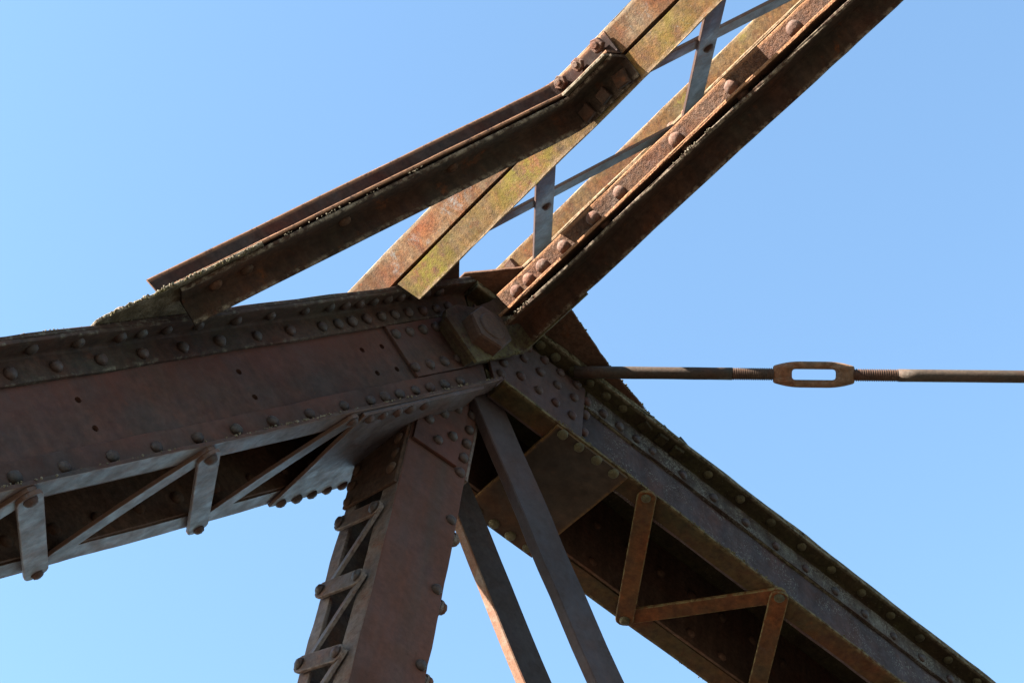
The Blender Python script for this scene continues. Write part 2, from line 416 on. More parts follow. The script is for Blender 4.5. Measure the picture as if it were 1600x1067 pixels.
# shared heads ------------------------------------------------------
def dome_mesh(name, r, h, mat):
    bm = bmesh.new(); n = 14; rings = []
    fl = random.uniform(0.75, 1.0)
    for k, (fr, fz) in enumerate(((1.0, -0.12), (1.0, 0.12), (0.94, 0.42), (0.76, 0.75), (0.42, 0.95))):
        rings.append([bm.verts.new((r * fr * math.cos(2 * math.pi * i / n), r * fr * math.sin(2 * math.pi * i / n), h * (fz if fz < 0.5 else 0.5 + (fz - 0.5) * fl))) for i in range(n)])
    for a, b in zip(rings, rings[1:]):
        for i in range(n): bm.faces.new((a[i], a[(i + 1) % n], b[(i + 1) % n], b[i]))
    top = bm.verts.new((0, 0, h * (0.5 + 0.5 * fl)))
    for ring in rings[1:]:
        for v in ring: v.co *= random.uniform(0.94, 1.05)
    top.co += Vector((random.uniform(-1, 1), random.uniform(-1, 1), 0)) * r * 0.12
    for i in range(n): bm.faces.new((rings[-1][i], rings[-1][(i + 1) % n], top))
    bm.faces.new(rings[0][::-1])
    me = bpy.data.meshes.new(name); bm.to_mesh(me); bm.free(); me.shade_smooth(); me.materials.append(mat)
    return me

def nut_mesh(name, sides, r, h, mat, stub=True):
    bm = bmesh.new(); rings = []
    for fr, fz in ((1, -0.1), (1, 0.82), (0.9, 1.0)):
        rings.append([bm.verts.new((r * fr * math.cos(2 * math.pi * (i + 0.5) / sides), r * fr * math.sin(2 * math.pi * (i + 0.5) / sides), h * fz)) for i in range(sides)])
    for a, b in zip(rings, rings[1:]):
        for i in range(sides): bm.faces.new((a[i], a[(i + 1) % sides], b[(i + 1) % sides], b[i]))
    bm.faces.new(rings[0][::-1]); bm.faces.new(rings[-1])
    if stub:
        n = 10; q = r * 0.48; st = []
        for fr, z in ((1, h * 0.9), (1, h * 1.5), (0.8, h * 1.62)):
            st.append([bm.verts.new((q * fr * math.cos(2 * math.pi * i / n), q * fr * math.sin(2 * math.pi * i / n), z)) for i in range(n)])
        for a, b in zip(st, st[1:]):
            for i in range(n): bm.faces.new((a[i], a[(i + 1) % n], b[(i + 1) % n], b[i]))
        bm.faces.new(st[-1])
    bmesh.ops.recalc_face_normals(bm, faces=bm.faces[:])
    me = bpy.data.meshes.new(name); bm.to_mesh(me); bm.free(); me.materials.append(mat)
    return me

D = {}
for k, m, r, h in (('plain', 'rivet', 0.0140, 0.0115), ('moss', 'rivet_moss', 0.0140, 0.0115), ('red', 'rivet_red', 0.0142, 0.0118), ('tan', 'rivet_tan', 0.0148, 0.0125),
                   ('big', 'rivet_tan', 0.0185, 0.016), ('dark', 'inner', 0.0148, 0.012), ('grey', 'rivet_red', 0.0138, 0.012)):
    D[k] = [dome_mesh('rivet_' + k, r, h, M[m]) for _ in range(4)]
D['square'] = nut_mesh('square_nut', 4, 0.022, 0.013, M['moss'], False)
D['square_red'] = nut_mesh('square_nut_red', 4, 0.0225, 0.012, M['dark'], False)
D['hex'] = nut_mesh('hex_bolt', 6, 0.017, 0.012, M['rivet_tan'], True)
D['sq_tan'] = nut_mesh('square_bolt', 4, 0.021, 0.014, M['rivet_tan'], False)

def heads(parent, pts, normal, kind, name='rivet'):
    """one head per point; pts and normal in the member's frame (a, t, h)"""
    nz = P(*normal).normalized()
    q = nz.to_track_quat('Z', 'Y')
    b = base_of(parent) + off_of(parent)
    for p in pts:
        me = D[kind]
        o = bpy.data.objects.new(name, random.choice(me) if isinstance(me, list) else me); C.objects.link(o)
        o.parent = parent
        o.location = P(*p) + P(*[random.uniform(-0.0012, 0.0012) * (abs(n) < 0.5) for n in normal]) - b
        s = random.uniform(0.93, 1.07)
        o.scale = (s * random.uniform(0.96, 1.04), s, s * random.uniform(0.85, 1.1))
        o.rotation_mode = 'QUATERNION'
        from mathutils import Quaternion
        spin = random.uniform(0, 6.28) if kind not in ('square', 'square_red', 'sq_tan') else random.uniform(-0.25, 0.25)
        o.rotation_quaternion = q @ Quaternion((0, 0, 1), spin)

def lace(name, parent, p, q, width, thick, nrm, mat, ends=True, bow=0.0):
    """flat bar from p to q with rounded ends; its lower face is at p, thickness along -nrm"""
    p = P(*p); q = P(*q); n = P(*nrm).normalized()
    d = (q - p).normalized(); sd = n.cross(d).normalized(); hw = width / 2
    L = (q - p).length
    out = []
    K = 6
    e = hw * 0.82 if ends else hw * 0.3
    for k in range(K + 1):
        a = -math.pi / 2 + math.pi * k / K
        out.append((L + e * math.cos(a), hw * math.sin(a)))
    for k in range(1, 5): out.append((L * (1 - k / 5), hw))
    for k in range(K + 1):
        a = math.pi / 2 + math.pi * k / K
        out.append((e * math.cos(a), hw * math.sin(a)))
    for k in range(1, 5): out.append((L * k / 5, -hw))
    bm = bmesh.new(); wl = bm.verts.layers.float.new('wear')
    rings = []
    for z, ins, w in ((0, 0.004, 0), (0, 0.0012, 1), (0.0012, 0, 1), (thick, 0, 1)):
        ring = []
        for (x, y) in out:
            yy = y - math.copysign(ins, y)
            xx = min(max(x, -e + ins), L + e - ins)
            yb = bow * math.sin(math.pi * min(max(x / L, 0), 1))
            v = bm.verts.new(p + d * xx + sd * (yy + yb) - n * z); v[wl] = w; ring.append(v)
        rings.append(ring)
    m = len(out)
    for a, b in zip(rings, rings[1:]):
        for j in range(m): bm.faces.new((a[j], a[(j + 1) % m], b[(j + 1) % m], b[j]))
    bm.faces.new(rings[0][::-1]); bm.faces.new(rings[-1])
    return finish(name, bm, mat, parent)

def mitre_c(w): return 0.573 * (w - 0.115)          # joint plane between chord and end post, u at w
def mit0(x, y): return mitre_c(y) - 0.003
def mitE(x, y):
    # same plane seen in the end post's axes: s where the joint plane meets (t, h)
    ca, sa = math.cos(math.radians(-53.7385)), math.sin(math.radians(-53.7385))
    # u = s ca - h sa ; w = s sa + h ca ; u = .573 (w-.115)
    return (0.573 * (y * ca - 0.115) + y * sa) / (ca - 0.573 * sa) + 0.003

TC = -0.135
def mir(t): return 2 * TC - t

# ------------------------------------------------------------------ setting
def setting():
    bm = bmesh.new()
    S = 9000
    bm.faces.new([bm.verts.new(v) for v in ((-S, -S, 0), (S, -S, 0), (S, S, 0), (-S, S, 0))])
    me = bpy.data.meshes.new('bounce_plane'); bm.to_mesh(me); bm.free(); me.materials.append(bounce_plane_mat())
    o = bpy.data.objects.new('bounce_plane', me); C.objects.link(o); o['kind'] = 'structure'  # unseen water-like plane, added to bounce light onto the steel undersides
setting()

# ------------------------------------------------------------------ top chord
U0 = -2.75
chord = thing('top_chord', 'riveted box chord running in from the left edge, with empty rivet holes in its web', 'truss chord', F0, (0, TC, 0))
for far in (False, True):
    g = mir if far else (lambda t: t)
    ms = (lambda pr: [(mir(x), y, w) for x, y, w in pr]) if far else (lambda pr: pr)
    am = M['inner'] if far else M['chord_angle']
    up = ms(lprof(-0.004, 0.0555, 0.048, 0.115, 0.0085, 'lo', 'hi'))
    lo = ms(lprof(-0.004, 0.0565, -0.187, -0.108, 0.009, 'lo', 'lo'))
    sweep('flange_angle', chord, up, am, U0, mit0, along)
    sweep('flange_angle', chord, lo, M['inner'] if far else M['web'], U0, mit0, along, under=M['grey'])  # downward faces get the paler colour that carries the sky reflection
    if far:
        sweep('web_plate', chord, rprof(mir(-0.014), mir(-0.004), -0.183, 0.113), M['inner'], U0, mit0, along)
    else:
        holes = []
        for k in range(-2, 2):
            for w in (-0.0025, -0.0705): holes.append((-1.4395 + 0.4667 * k, w))
        for u in (-0.534, -0.456):
            for w in (-0.0025, -0.0705): holes.append((u, w))
        holed('web_plate', chord, U0, mit0(0, -0.183), -0.183, 0.113, holes, 0.0075, M['web'], -0.014, -0.0045, lambda d, x, y: P(x, d, y), None, mit0(0, 0.113))
sweep('cover_plate', chord, rprof(mir(0.0555), 0.0555, 0.1152, 0.1252, 0.0015, (1, 1, 1, 1)), M['chord_angle'], U0, mit0, along, jit=0.0009)
splice = plate('splice_plate', chord, [(-0.411, -0.1065), (mit0(0, -0.1065) - 0.004, -0.1065), (mit0(0, 0.0465) - 0.03, 0.0465), (-0.409, 0.0465)], M['web'], -0.004, 0.0055, lambda d, x, y: P(x, d, y), wear=0)
row2 = [-1.5712 - 0.1165 * k for k in range(8, 0, -1)] + [-1.5712, -1.4549, -1.3369, -1.2209, -1.1016, -0.985, -0.8659, -0.7499, -0.6352, -0.5739, -0.5201, -0.4613, -0.4031, -0.3466, -0.2894, -0.2297, -0.1714, -0.115]
heads(chord, [(u, 0.006, 0.0722) for u in row2], (0, 1, 0), 'plain')
row1 = [-1.513 - 0.119 * k for k in range(8, 0, -1)] + [-1.513, -1.3914, -1.2767, -1.2162, -1.1441, -1.045, -0.9253, -0.8129, -0.6923, -0.599, -0.5397, -0.4847, -0.4284, -0.3724, -0.3183, -0.262, -0.205, -0.15]
heads(chord, [(u, 0.029, 0.1065) for u in row1], (0, 0, -1), 'plain')
heads(splice, [(u, 0.0055, w) for u, w in ((-0.392, 0.019), (-0.335, 0.018), (-0.2785, 0.018), (-0.222, 0.019), (-0.165, 0.018), (-0.402, -0.081), (-0.341, -0.08), (-0.2795, -0.08), (-0.2196, -0.08))], (0, 1, 0), 'plain')
low = [-1.572 - 0.119 * k for k in range(8, 0, -1)] + [-1.572, -1.4509, -1.3329, -1.215, -1.0975, -0.9806, -0.8574, -0.736, -0.637, -0.578, -0.522, -0.457, -0.397, -0.336, -0.269]
heads(chord, [(u, 0.006, -0.1425) for u in low], (0, 1, 0), 'plain')
heads(chord, [(u + 0.03, mir(-0.014), -0.145) for u in low], (0, 1, 0), 'dark')
heads(chord, [(u + 0.02, mir(-0.014), -0.03) for u in (-2.0, -1.7, -1.5, -1.3, -1.16, -0.99)], (0, 1, 0), 'dark')
for k in range(-3, 3):
    un, uf, un2 = -1.243 + 0.4665 * (k - 0), -1.0 + 0.4655 * k, -1.243 + 0.4665 * (k + 1)
    if k <= 0:
        lace('lacing_bar', chord, (un, 0.03, -0.2045), (uf, -0.312, -0.2045), 0.052, 0.0082, (0, 0, -1), M['grey'])
        heads(chord, [(un, 0.03, -0.2045), (uf, -0.312, -0.2045)], (0, 0, -1), 'grey')
    if k <= 0:
        lace('lacing_bar', chord, (uf, -0.312, -0.196), (un2, 0.03, -0.196), 0.05, 0.0082, (0, 0, -1), M['grey'], bow=0.011)
tie = sweep('tie_plate', chord, rprof(-0.745, -0.26, -0.1962, -0.1878, 0.001, (1, 1, 1, 1)), M['grey'], -0.322, 0.048, across)
heads(tie, [(u, -0.311, -0.1962) for u in (-0.714, -0.655, -0.598, -0.539, -0.48, -0.42)] + [(u, 0.031, -0.1962) for u in (-0.775, -0.715, -0.66, -0.608, -0.556, -0.5)], (0, 0, -1), 'grey')

# ------------------------------------------------------------------ end post
S1 = 2.9
post = thing('end_post', 'mossy riveted box post sloping down to the lower right corner with zigzag lacing below', 'truss post', FE, (0, TC, -0.1))
for far in (False, True):
    ms = (lambda pr: [(mir(x), y, w) for x, y, w in pr]) if far else (lambda pr: pr)
    sweep('flange_angle', post, ms(lprof(-0.004, 0.0555, -0.026, 0.0555, 0.0085, 'lo', 'hi')), M['inner'] if far else M['moss'], mitE, S1, along)
    sweep('flange_angle', post, ms(lprof(-0.004, 0.0565, -0.257, -0.178, 0.009, 'lo', 'lo')), M['olive'], mitE, S1, along)
    sweep('web_plate', post, ms(rprof(-0.014, -0.0045, -0.253, 0.053)), M['inner'] if far else M['ep_web'], mitE, S1, along)
sweep('cover_plate', post, rprof(mir(0.0555), 0.0555, 0.0557, 0.0647, 0.0015, (1, 1, 1, 1)), M['moss'], mitE, S1, along, jit=0.0012)
sweep('end_angle_leg', post, rprof(-0.0039, 0.0062, -0.0262, 0.0405, 0.001), M['ep_leg'], 0.345, S1, along)
pp = plate('pin_plate', post, [(mitE(0, 0.026) + 0.012, 0.029), (0.3306, 0.029), (0.342, -0.24), (mitE(0, -0.24) + 0.012, -0.24)], M['ep_plate'], 0.0062, 0.0155, lambda d, x, y: P(x, d, y), wear=0.15)
heads(pp, [(s, 0.0155, h) for s, h in ((0.127, 0.015), (0.184, 0.0155), (0.2412, 0.0145), (0.2989, 0.0155), (0.066, -0.05), (0.122, -0.043), (0.1787, -0.046), (0.2376, -0.046), (0.2963, -0.0465), (0.0635, -0.1225), (0.1226, -0.1235), (0.1825, -0.1255), (0.2399, -0.1244), (0.2961, -0.124), (0.0612, -0.173))], (0, 1, 0), 'red')
heads(post, [(0.3455, 0.0062, -0.068), (0.3488, 0.0062, -0.141), (0.345, 0.0062, -0.006)], (0, 1, 0), 'red')
heads(post, [(s, 0.0062, -0.004) for s in (0.405, 0.465, 0.525, 0.5846, 0.6952, 0.8131, 0.9352, 1.0517, 1.1672, 1.287, 1.4058, 1.5233, 1.64, 1.76, 1.88, 2.0)], (0, 1, 0), 'plain')
heads(post, [(s, 0.028, 0.0475) for s in (0.1568, 0.2122, 0.2738, 0.3322, 0.3932, 0.4522, 0.7713, 0.893, 1.0125, 1.135, 1.254, 1.3746, 1.496, 1.617, 1.739, 1.86, 1.98)], (0, 0, -1), 'moss')
heads(post, [(s, 0.026, 0.0475) for s in (0.5351, 0.5958, 0.6541)], (0, 0, -1), 'square', 'square_nut')
# lateral gusset lying on the cover, reaching out over the rod
plate('gusset_plate', post, [(-0.126, 0.0485), (-0.028, 0.168), (0.1505, 0.158), (0.25, 0.125), (0.345, 0.094), (0.53, 0.052), (0.665, 0.045), (0.67, -0.18), (-0.13, -0.18)], M['inner'], 0.0652, 0.074, lambda d, x, y: P(x, y, d), jit=0.0016, sub=0.02)
heads(post, [(s, 0.034, 0.067) for s in (0.535, 0.596, 0.656)], (0, 0, 1), 'square', 'bolt_head')
for k in range(0, 5):
    sn, sf, sn2 = 0.544 + 0.4765 * k, 0.7873 + 0.4765 * k, 0.544 + 0.4765 * (k + 1)
    lace('lacing_bar', post, (sn, 0.0455, -0.275), (sf, -0.3075, -0.275), 0.05, 0.0085, (0, 0, -1), M['orange'])
    heads(post, [(sn, 0.0455, -0.275), (sf, -0.3075, -0.275)], (0, 0, -1), 'moss')
    lace('lacing_bar', post, (sf, -0.3075, -0.2662), (sn2, 0.0455, -0.2662), 0.05, 0.0085, (0, 0, -1), M['orange'])
tie = sweep('tie_plate', post, rprof(0.231, 0.4705, -0.2668, -0.258, 0.001, (1, 1, 1, 1)), M['tie'], -0.325, 0.052, across)
heads(tie, [(s, 0.041, -0.2668) for s in (0.2598, 0.3159, 0.3736, 0.4341)] + [(s, -0.307, -0.2668) for s in (0.264, 0.3225, 0.3802, 0.4394)], (0, 0, -1), 'moss')
heads(post, [(s, mir(-0.014), h) for s in (0.62, 0.74, 0.86, 0.98, 1.1, 1.22, 1.34) for h in (-0.215, -0.06)], (0, 1, 0), 'dark')

# ------------------------------------------------------------------ laced diagonal
diag = thing('laced_diagonal', 'reddish laced diagonal hanging from the joint towards the bottom edge, left of the flat bars', 'truss diagonal', FP, (0.1, TC, 0))
SD = 2.6
TN, TF = -0.046, -0.217                      # near and far channel faces
def lefth(t): return -0.118 + 0.030 * (t - TN) / (TN - TF)
def cprof(t0, sgn, hl, hr, hl2, dep, tk=0.008):
    t1 = t0 + sgn * dep
    pts = [(t0, hl, 0.3), (t1, hl2, 1), (t1, hl2 + tk, 0.6), (t0 + sgn * tk, hl + tk, 0), (t0 + sgn * tk, hr - tk, 0), (t1, hr - tk, 0.6), (t1, hr, 1), (t0, hr, 0.3)]
    return rounded(pts, [0.004, 0.002, 0.002, 0.006, 0.006, 0.002, 0.002, 0.004], 2)
sweep('channel', diag, cprof(TN, -1, -0.118, 0.056, lefth(TN - 0.05), 0.05), M['post'], 0.16, SD, along, under=M['post_lace'])
sweep('channel', diag, cprof(TF, 1, lefth(TF), 0.056, lefth(TF + 0.036), 0.036), M['post_lace'], 0.22, SD, along)
pp = plate('pin_plate', diag, [(0.17, -0.112), (0.547, -0.112), (0.542, 0.019), (0.17, 0.019)], M['web'], TN, TN + 0.009, lambda d, x, y: P(x, d, y), wear=0)
heads(pp, [(s, TN + 0.009, h) for s, h in ((0.4511, -0.083), (0.3943, -0.047), (0.3431, -0.013), (0.502, -0.046), (0.4537, -0.011), (0.345, -0.085))], (0, 1, 0), 'plain')
heads(diag, [(s, TN, 0.037) for s in (0.318, 0.375, 0.4305, 0.487, 0.5435, 0.7172, 0.9565, 1.1901, 1.424, 1.66)], (0, 1, 0), 'plain')
ln = (0, 0.030 / (TN - TF), -1.0)
ln = (0, -0.1725, -0.985)
def onleft(s, t, out=0.0): return (s, t + ln[1] * out, lefth(t) + ln[2] * out)
plate('tie_plate', diag, [(0.25, TN - 0.004), (0.715, TN - 0.004), (0.70, TF + 0.003), (0.25, TF + 0.003)], M['inner'], 0.0005, 0.0085, lambda d, x, y: P(*onleft(x, y, d)), label='dark tie plate above the lacing')
heads(diag, [onleft(s, -0.068, 0.0085) for s in (0.43, 0.487, 0.5435, 0.60, 0.658)] + [onleft(s, -0.198, 0.0085) for s in (0.40, 0.457, 0.515, 0.57, 0.63, 0.685)], ln, 'dark')
for k in range(0, 6):
    sn = 0.7938 + 0.2315 * k; sf = 0.768 + 0.2275 * k
    lace('lacing_bar', diag, onleft(sn, -0.082, 0.0175), onleft(sf, -0.195, 0.0175), 0.042, 0.0078, ln, M['post_lace'])
    heads(diag, [onleft(sn, -0.082, 0.0175), onleft(sf, -0.195, 0.0175)], ln, 'plain')
    lace('lacing_bar', diag, onleft(sn, -0.082, 0.009), onleft(sf + 0.2275, -0.195, 0.009), 0.036, 0.0078, ln, M['post_lace'])
plate('tie_plate', diag, [(0.25, TN - 0.004), (0.55, TN - 0.004), (0.55, TF + 0.003), (0.25, TF + 0.003)], M['post_lace'], 0.0565, 0.065, lambda d, x, y: P(x, y, d))
for k in range(0, 6):
    sn = 0.7403 + 0.2285 * k
    lace('lacing_bar', diag, (sn, -0.075, 0.0735), (sn - 0.02, -0.19, 0.0735), 0.042, 0.0078, (0, 0, 1), M['post_lace'])
    lace('lacing_bar', diag, (sn, -0.075, 0.0648), (sn + 0.2085, -0.19, 0.0648), 0.036, 0.0078, (0, 0, 1), M['post_lace'])
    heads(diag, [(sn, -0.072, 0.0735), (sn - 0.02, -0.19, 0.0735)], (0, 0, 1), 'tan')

# ------------------------------------------------------------------ flat bars
def eyebar(label, t0, t1, h0, h1, mat, side):
    o = thing('flat_bar', label, 'tension bar', FB, (0, t0, (h0 + h1) / 2), 'flat bars hanging from the pin')
    hc = (h0 + h1) / 2
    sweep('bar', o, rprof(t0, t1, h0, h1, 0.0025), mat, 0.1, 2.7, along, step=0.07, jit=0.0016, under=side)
    # forged eye round the pin
    bm = bmesh.new(); n = 28; r0, r1 = 0.036, 0.088; cs, ch = 0.0845 - 0.0, hc
    rings = []
    for r, t in ((r0, t0), (r1, t0), (r1, t1), (r0, t1)):
        rings.append([bm.verts.new(P(cs + r * math.cos(2 * math.pi * i / n), t, ch + r * math.sin(2 * math.pi * i / n))) for i in range(n)])
    for a in range(4):
        b = (a + 1) % 4
        for i in range(n): bm.faces.new((rings[a][i], rings[a][(i + 1) % n], rings[b][(i + 1) % n], rings[b][i]))
    finish('eye', bm, mat, o)
    return o
eyebar('dark purple flat bar in front, hanging past the underside of the sloping end post', -0.044, -0.0165, -0.154, -0.053, M['bar'], None)
eyebar('flat bar farther back beside the laced diagonal, its narrow side lit orange by the sun', -0.234, -0.207, -0.154, -0.056, M['bar_far'], M['bar_sunlit_side'])

# ------------------------------------------------------------------ overhead lattice strut
strut = thing('lattice_strut', 'lichen-covered strut of angle pairs joined by crossed lacing, crossing the top of the picture', 'bridge strut', F0, (0, 0, 0.128))
TE = 2.3
def LF(s):
    return max([0.12] + [a * math.exp(-((s - c) / w) ** 2) for c, w, a in ((0.17, 0.075, 1.0), (0.52, 0.09, 0.95), (0.60, 0.05, 0.6), (0.80, 0.08, 0.75), (1.0, 0.08, 0.4))])
UA, UB = -0.35, 0.31
sweep('angle', strut, lprof(UA, UA + 0.07, 0.1325, 0.205, 0.008, 'lo', 'lo'), M['tan_grey'], -0.32, TE, across, jit=0.0008, label='grey flecked rusty upper angle')
sweep('angle', strut, lprof(UA, UA + 0.07, 0.0555, 0.1245, 0.008, 'lo', 'hi'), M['tan'], lambda x, y: 0.065 + (0.1245 - y) * 0.4, TE, across, jit=0.0008, lich=LF, label='yellow lichened lower angle')
sweep('angle', strut, lprof(UB - 0.05, UB + 0.008, 0.1325, 0.205, 0.008, 'hi', 'lo'), M['tan'], -0.32, TE, across, jit=0.0008)
sweep('angle', strut, lprof(UB - 0.05, UB + 0.008, 0.0555, 0.1245, 0.008, 'hi', 'hi'), M['tan'], 0.065, TE, across, jit=0.0008)
plate('gusset_plate', strut, [(-0.34, -0.3), (-0.05, -0.3), (-0.06, 0.05), (-0.155, 0.136), (-0.25, 0.14), (-0.335, 0.10)], M['chord_angle'], 0.1257, 0.132, lambda d, x, y: P(x, y, d))
for k in range(0, 4):
    t0 = 0.352 + 0.59 * k
    lace('lacing_bar', strut, (-0.31, t0 + 0.243, 0.1195), (0.285, t0 - 0.253, 0.1195), 0.056, 0.0078, (0, 0, -1), M['grey'])
    lace('lacing_bar', strut, (-0.31, t0 - 0.2, 0.1278), (0.285, t0 + 0.287, 0.1278), 0.05, 0.0078, (0, 0, -1), M['grey'])
    heads(strut, [(-0.012, t0, 0.1195), (0.283, t0 - 0.25, 0.1195)], (0, 0, -1), 'grey')
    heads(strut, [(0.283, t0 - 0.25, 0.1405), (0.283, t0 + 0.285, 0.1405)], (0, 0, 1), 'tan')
heads(strut, [(UB, -0.002, 0.178)], (-1, 0, 0), 'sq_tan', 'square_nut')

# ------------------------------------------------------------------ portal strut beside the pin
portal = thing('portal_strut', 'pitted double-angle strut with sunlit rivets rising from the pin to the upper right', 'bridge strut', F0, (0, 0.08, -0.04))
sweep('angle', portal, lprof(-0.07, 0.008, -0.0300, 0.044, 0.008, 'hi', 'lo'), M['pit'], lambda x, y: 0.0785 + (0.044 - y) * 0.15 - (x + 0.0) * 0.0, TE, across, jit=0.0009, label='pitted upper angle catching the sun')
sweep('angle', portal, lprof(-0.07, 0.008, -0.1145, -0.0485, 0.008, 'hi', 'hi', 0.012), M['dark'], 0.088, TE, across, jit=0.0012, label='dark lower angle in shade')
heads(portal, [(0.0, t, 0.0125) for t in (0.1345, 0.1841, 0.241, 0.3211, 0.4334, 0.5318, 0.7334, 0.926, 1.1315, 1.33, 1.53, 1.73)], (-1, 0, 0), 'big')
sweep('back_plate', portal, rprof(0.0085, 0.0172, -0.105, 0.038), M['inner'], 0.291, TE, across)
heads(portal, [(-0.036, t, -0.030) for t in (0.16, 0.47, 0.76, 0.95)], (0, 0, -1), 'tan', 'spacer')
# connection plate bent round to the pin
bm = bmesh.new()
outl = [(-0.226, 0.053), (-0.1, 0.053), (-0.012, 0.056), (0.004, 0.062), (0.0085, 0.078), (0.0085, 0.29)]
outl2 = [(0.0175, 0.29), (0.0175, 0.07), (0.012, 0.052), (0.0, 0.045), (-0.1, 0.0435), (-0.226, 0.0435)]
ring = outl + outl2
wt = {0: 0.018, 1: 0.03, 2: 0.04, 3: 0.042, 4: 0.043, 5: 0.043, 6: 0.043, 7: 0.043, 8: 0.042, 9: 0.04, 10: 0.03, 11: 0.018}
wl = bm.verts.layers.float.new('wear')
a = [bm.verts.new(P(u, t, wt[i])) for i, (u, t) in enumerate(ring)]
b = [bm.verts.new(P(u, t, -0.1225 + 0.004 * (i in (3, 4, 5, 6, 7)))) for i, (u, t) in enumerate(ring)]
for v in b: v[wl] = 1.0
n = len(ring)
for i in range(n): bm.faces.new((a[i], a[(i + 1) % n], b[(i + 1) % n], b[i]))
for i in range(5):
    bm.faces.new((a[i], a[i + 1], a[n - 2 - i], a[n - 1 - i])); bm.faces.new((b[i], b[i + 1], b[n - 2 - i], b[n - 1 - i]))
finish('bent_plate', bm, M['washer'], portal)

# ------------------------------------------------------------------ pin and nut
pin = thing('pin_nut', 'big six-sided nut on the end of the joint pin, lying in shade', 'nut', F0, (-0.13, 0.053, -0.052))
bm = bmesh.new(); rings = []
cu, cw = -0.13, -0.052
for fr, t in ((1.0, 0.0532), (1.0, 0.084), (0.955, 0.0905), (0.60, 0.0905), (0.585, 0.0935), (0.54, 0.0950)):
    sides = 6
    ring = []
    for i in range(24):
        a0 = 2 * math.pi * i / 24
        sec = math.pi / 3
        ph = (a0 % sec) - sec / 2
        rad = 0.0675 * (math.cos(sec / 2) / math.cos(ph)) if fr > 0.9 else 0.0675
        ang = a0 + math.radians(14)
        ring.append(bm.verts.new(P(cu + rad * fr * math.cos(ang), t, cw + rad * fr * math.sin(ang))))
    rings.append(ring)
for r0, r1 in zip(rings, rings[1:]):
    for i in range(24): bm.faces.new((r0[i], r0[(i + 1) % 24], r1[(i + 1) % 24], r1[i]))
bm.faces.new(rings[0][::-1]); bm.faces.new(rings[-1])
finish('nut', bm, M['nut'], pin)
plate('washer_plate', pin, [(-0.222, -0.112), (-0.04, -0.118), (-0.03, 0.03), (-0.13, 0.055), (-0.19, 0.045), (-0.222, 0.015)], M['washer'], 0.026, 0.0425, lambda d, x, y: P(x, d, y), wear=0.3)
plate('washer_plate', pin, [(-0.216, -0.106), (-0.04, -0.112), (-0.03, 0.025), (-0.2, 0.03), (-0.216, 0.012)], M['washer'], 0.0065, 0.0245, lambda d, x, y: P(x, d, y), wear=0.3)
bm = bmesh.new(); n = 20
ra = [bm.verts.new(P(cu + 0.034 * math.cos(2 * math.pi * i / n), -0.33, cw + 0.034 * math.sin(2 * math.pi * i / n))) for i in range(n)]
rb = [bm.verts.new(P(cu + 0.034 * math.cos(2 * math.pi * i / n), 0.07, cw + 0.034 * math.sin(2 * math.pi * i / n))) for i in range(n)]
for i in range(n): bm.faces.new((ra[i], ra[(i + 1) % n], rb[(i + 1) % n], rb[i]))
bm.faces.new(ra[::-1]); bm.faces.new(rb)
finish('pin', bm, M['nut'], pin)

# ------------------------------------------------------------------ corner brace
brace = thing('corner_brace', 'reddish double-angle brace with a slot, slanting from the chord up to the lattice strut', 'brace', F0, (-1.2, 0.14, 0.128))
dk = Vector((0.757, 0.6, 0)); dk.normalize()
def kpath(start, end_t):
    """tip line of the brace in (u, t): straight, a soft bend, then beside the strut"""
    b0 = Vector((-0.431, 0.7445)); st = Vector(start)
    pts = []
    L = (b0 - st).length; n = max(2, int(L / 0.06))
    for i in range(n): pts.append(st.lerp(b0, i / n))
    ang0 = math.atan2(0.6, 0.757); p = b0.copy(); pts.append(p.copy())
    for i in range(1, 6):
        a = ang0 + (math.pi / 2 - ang0) * i / 5
        p = p + Vector((math.cos(a), math.sin(a))) * 0.007; pts.append(p.copy())
    while p.y < end_t:
        p = p + Vector((0, min(0.05, end_t - p.y + 1e-6))); pts.append(p.copy())
    return pts
def sweep_path(name, parent, path, prof, mat, jit=0.0006, label=None, cut0=0.0):
    """prof (x = distance behind the tip line, y = w, wear)"""
    bm = bmesh.new(); wl = bm.verts.layers.float.new('wear'); rings = []
    for i, p in enumerate(path):
        a = path[max(0, i - 1)]; c = path[min(len(path) - 1, i + 1)]
        d = (c - a).normalized(); nn = Vector((d.y, -d.x))
        j = random.uniform(-jit, jit); ring = []
        for x, y, w in prof:
            q = p + nn * (x + j) + (d * (-x * cut0 * 0.0) if i else d * (y - 0.13) * cut0)
            v = bm.verts.new(P(q.x, q.y, y + random.uniform(-jit, jit) * 0.6)); v[wl] = w; ring.append(v)
        rings.append(ring)
    m = len(prof)
    for r0, r1 in zip(rings, rings[1:]):
        for k in range(m): bm.faces.new((r0[k], r0[(k + 1) % m], r1[(k + 1) % m], r1[k]))
    bm.faces.new(rings[0][::-1]); bm.faces.new(rings[-1])
    return finish(name, bm, mat, parent, label=label)
KX = 0.065
sweep_path('angle', brace, kpath((-1.213, 0.141), 0.893), lprof(0, KX, 0.1325, 0.197, 0.0075, 'hi', 'lo'), M['red'], label='red-brown upper angle', cut0=-0.15)
sweep_path('angle', brace, kpath((-1.19, 0.155), 0.897), lprof(0, KX, 0.0625, 0.1242, 0.0075, 'hi', 'hi', 0.012), M['dark'], label='dark lower angle', cut0=0.0)
plate('gusset_plate', brace, [(-1.352, 0.062), (-1.337, 0.078), (-1.23, 0.145), (-1.12, 0.226), (-1.045, 0.283), (-1.03, 0.272), (-1.0, 0.22), (-0.99, -0.15), (-1.34, -0.15)], M['moss_plate'], 0.1256, 0.1318, lambda d, x, y: P(x, y, d), jit=0.002, sub=0.018, label='lichen-crusted gusset plate on top of the chord')
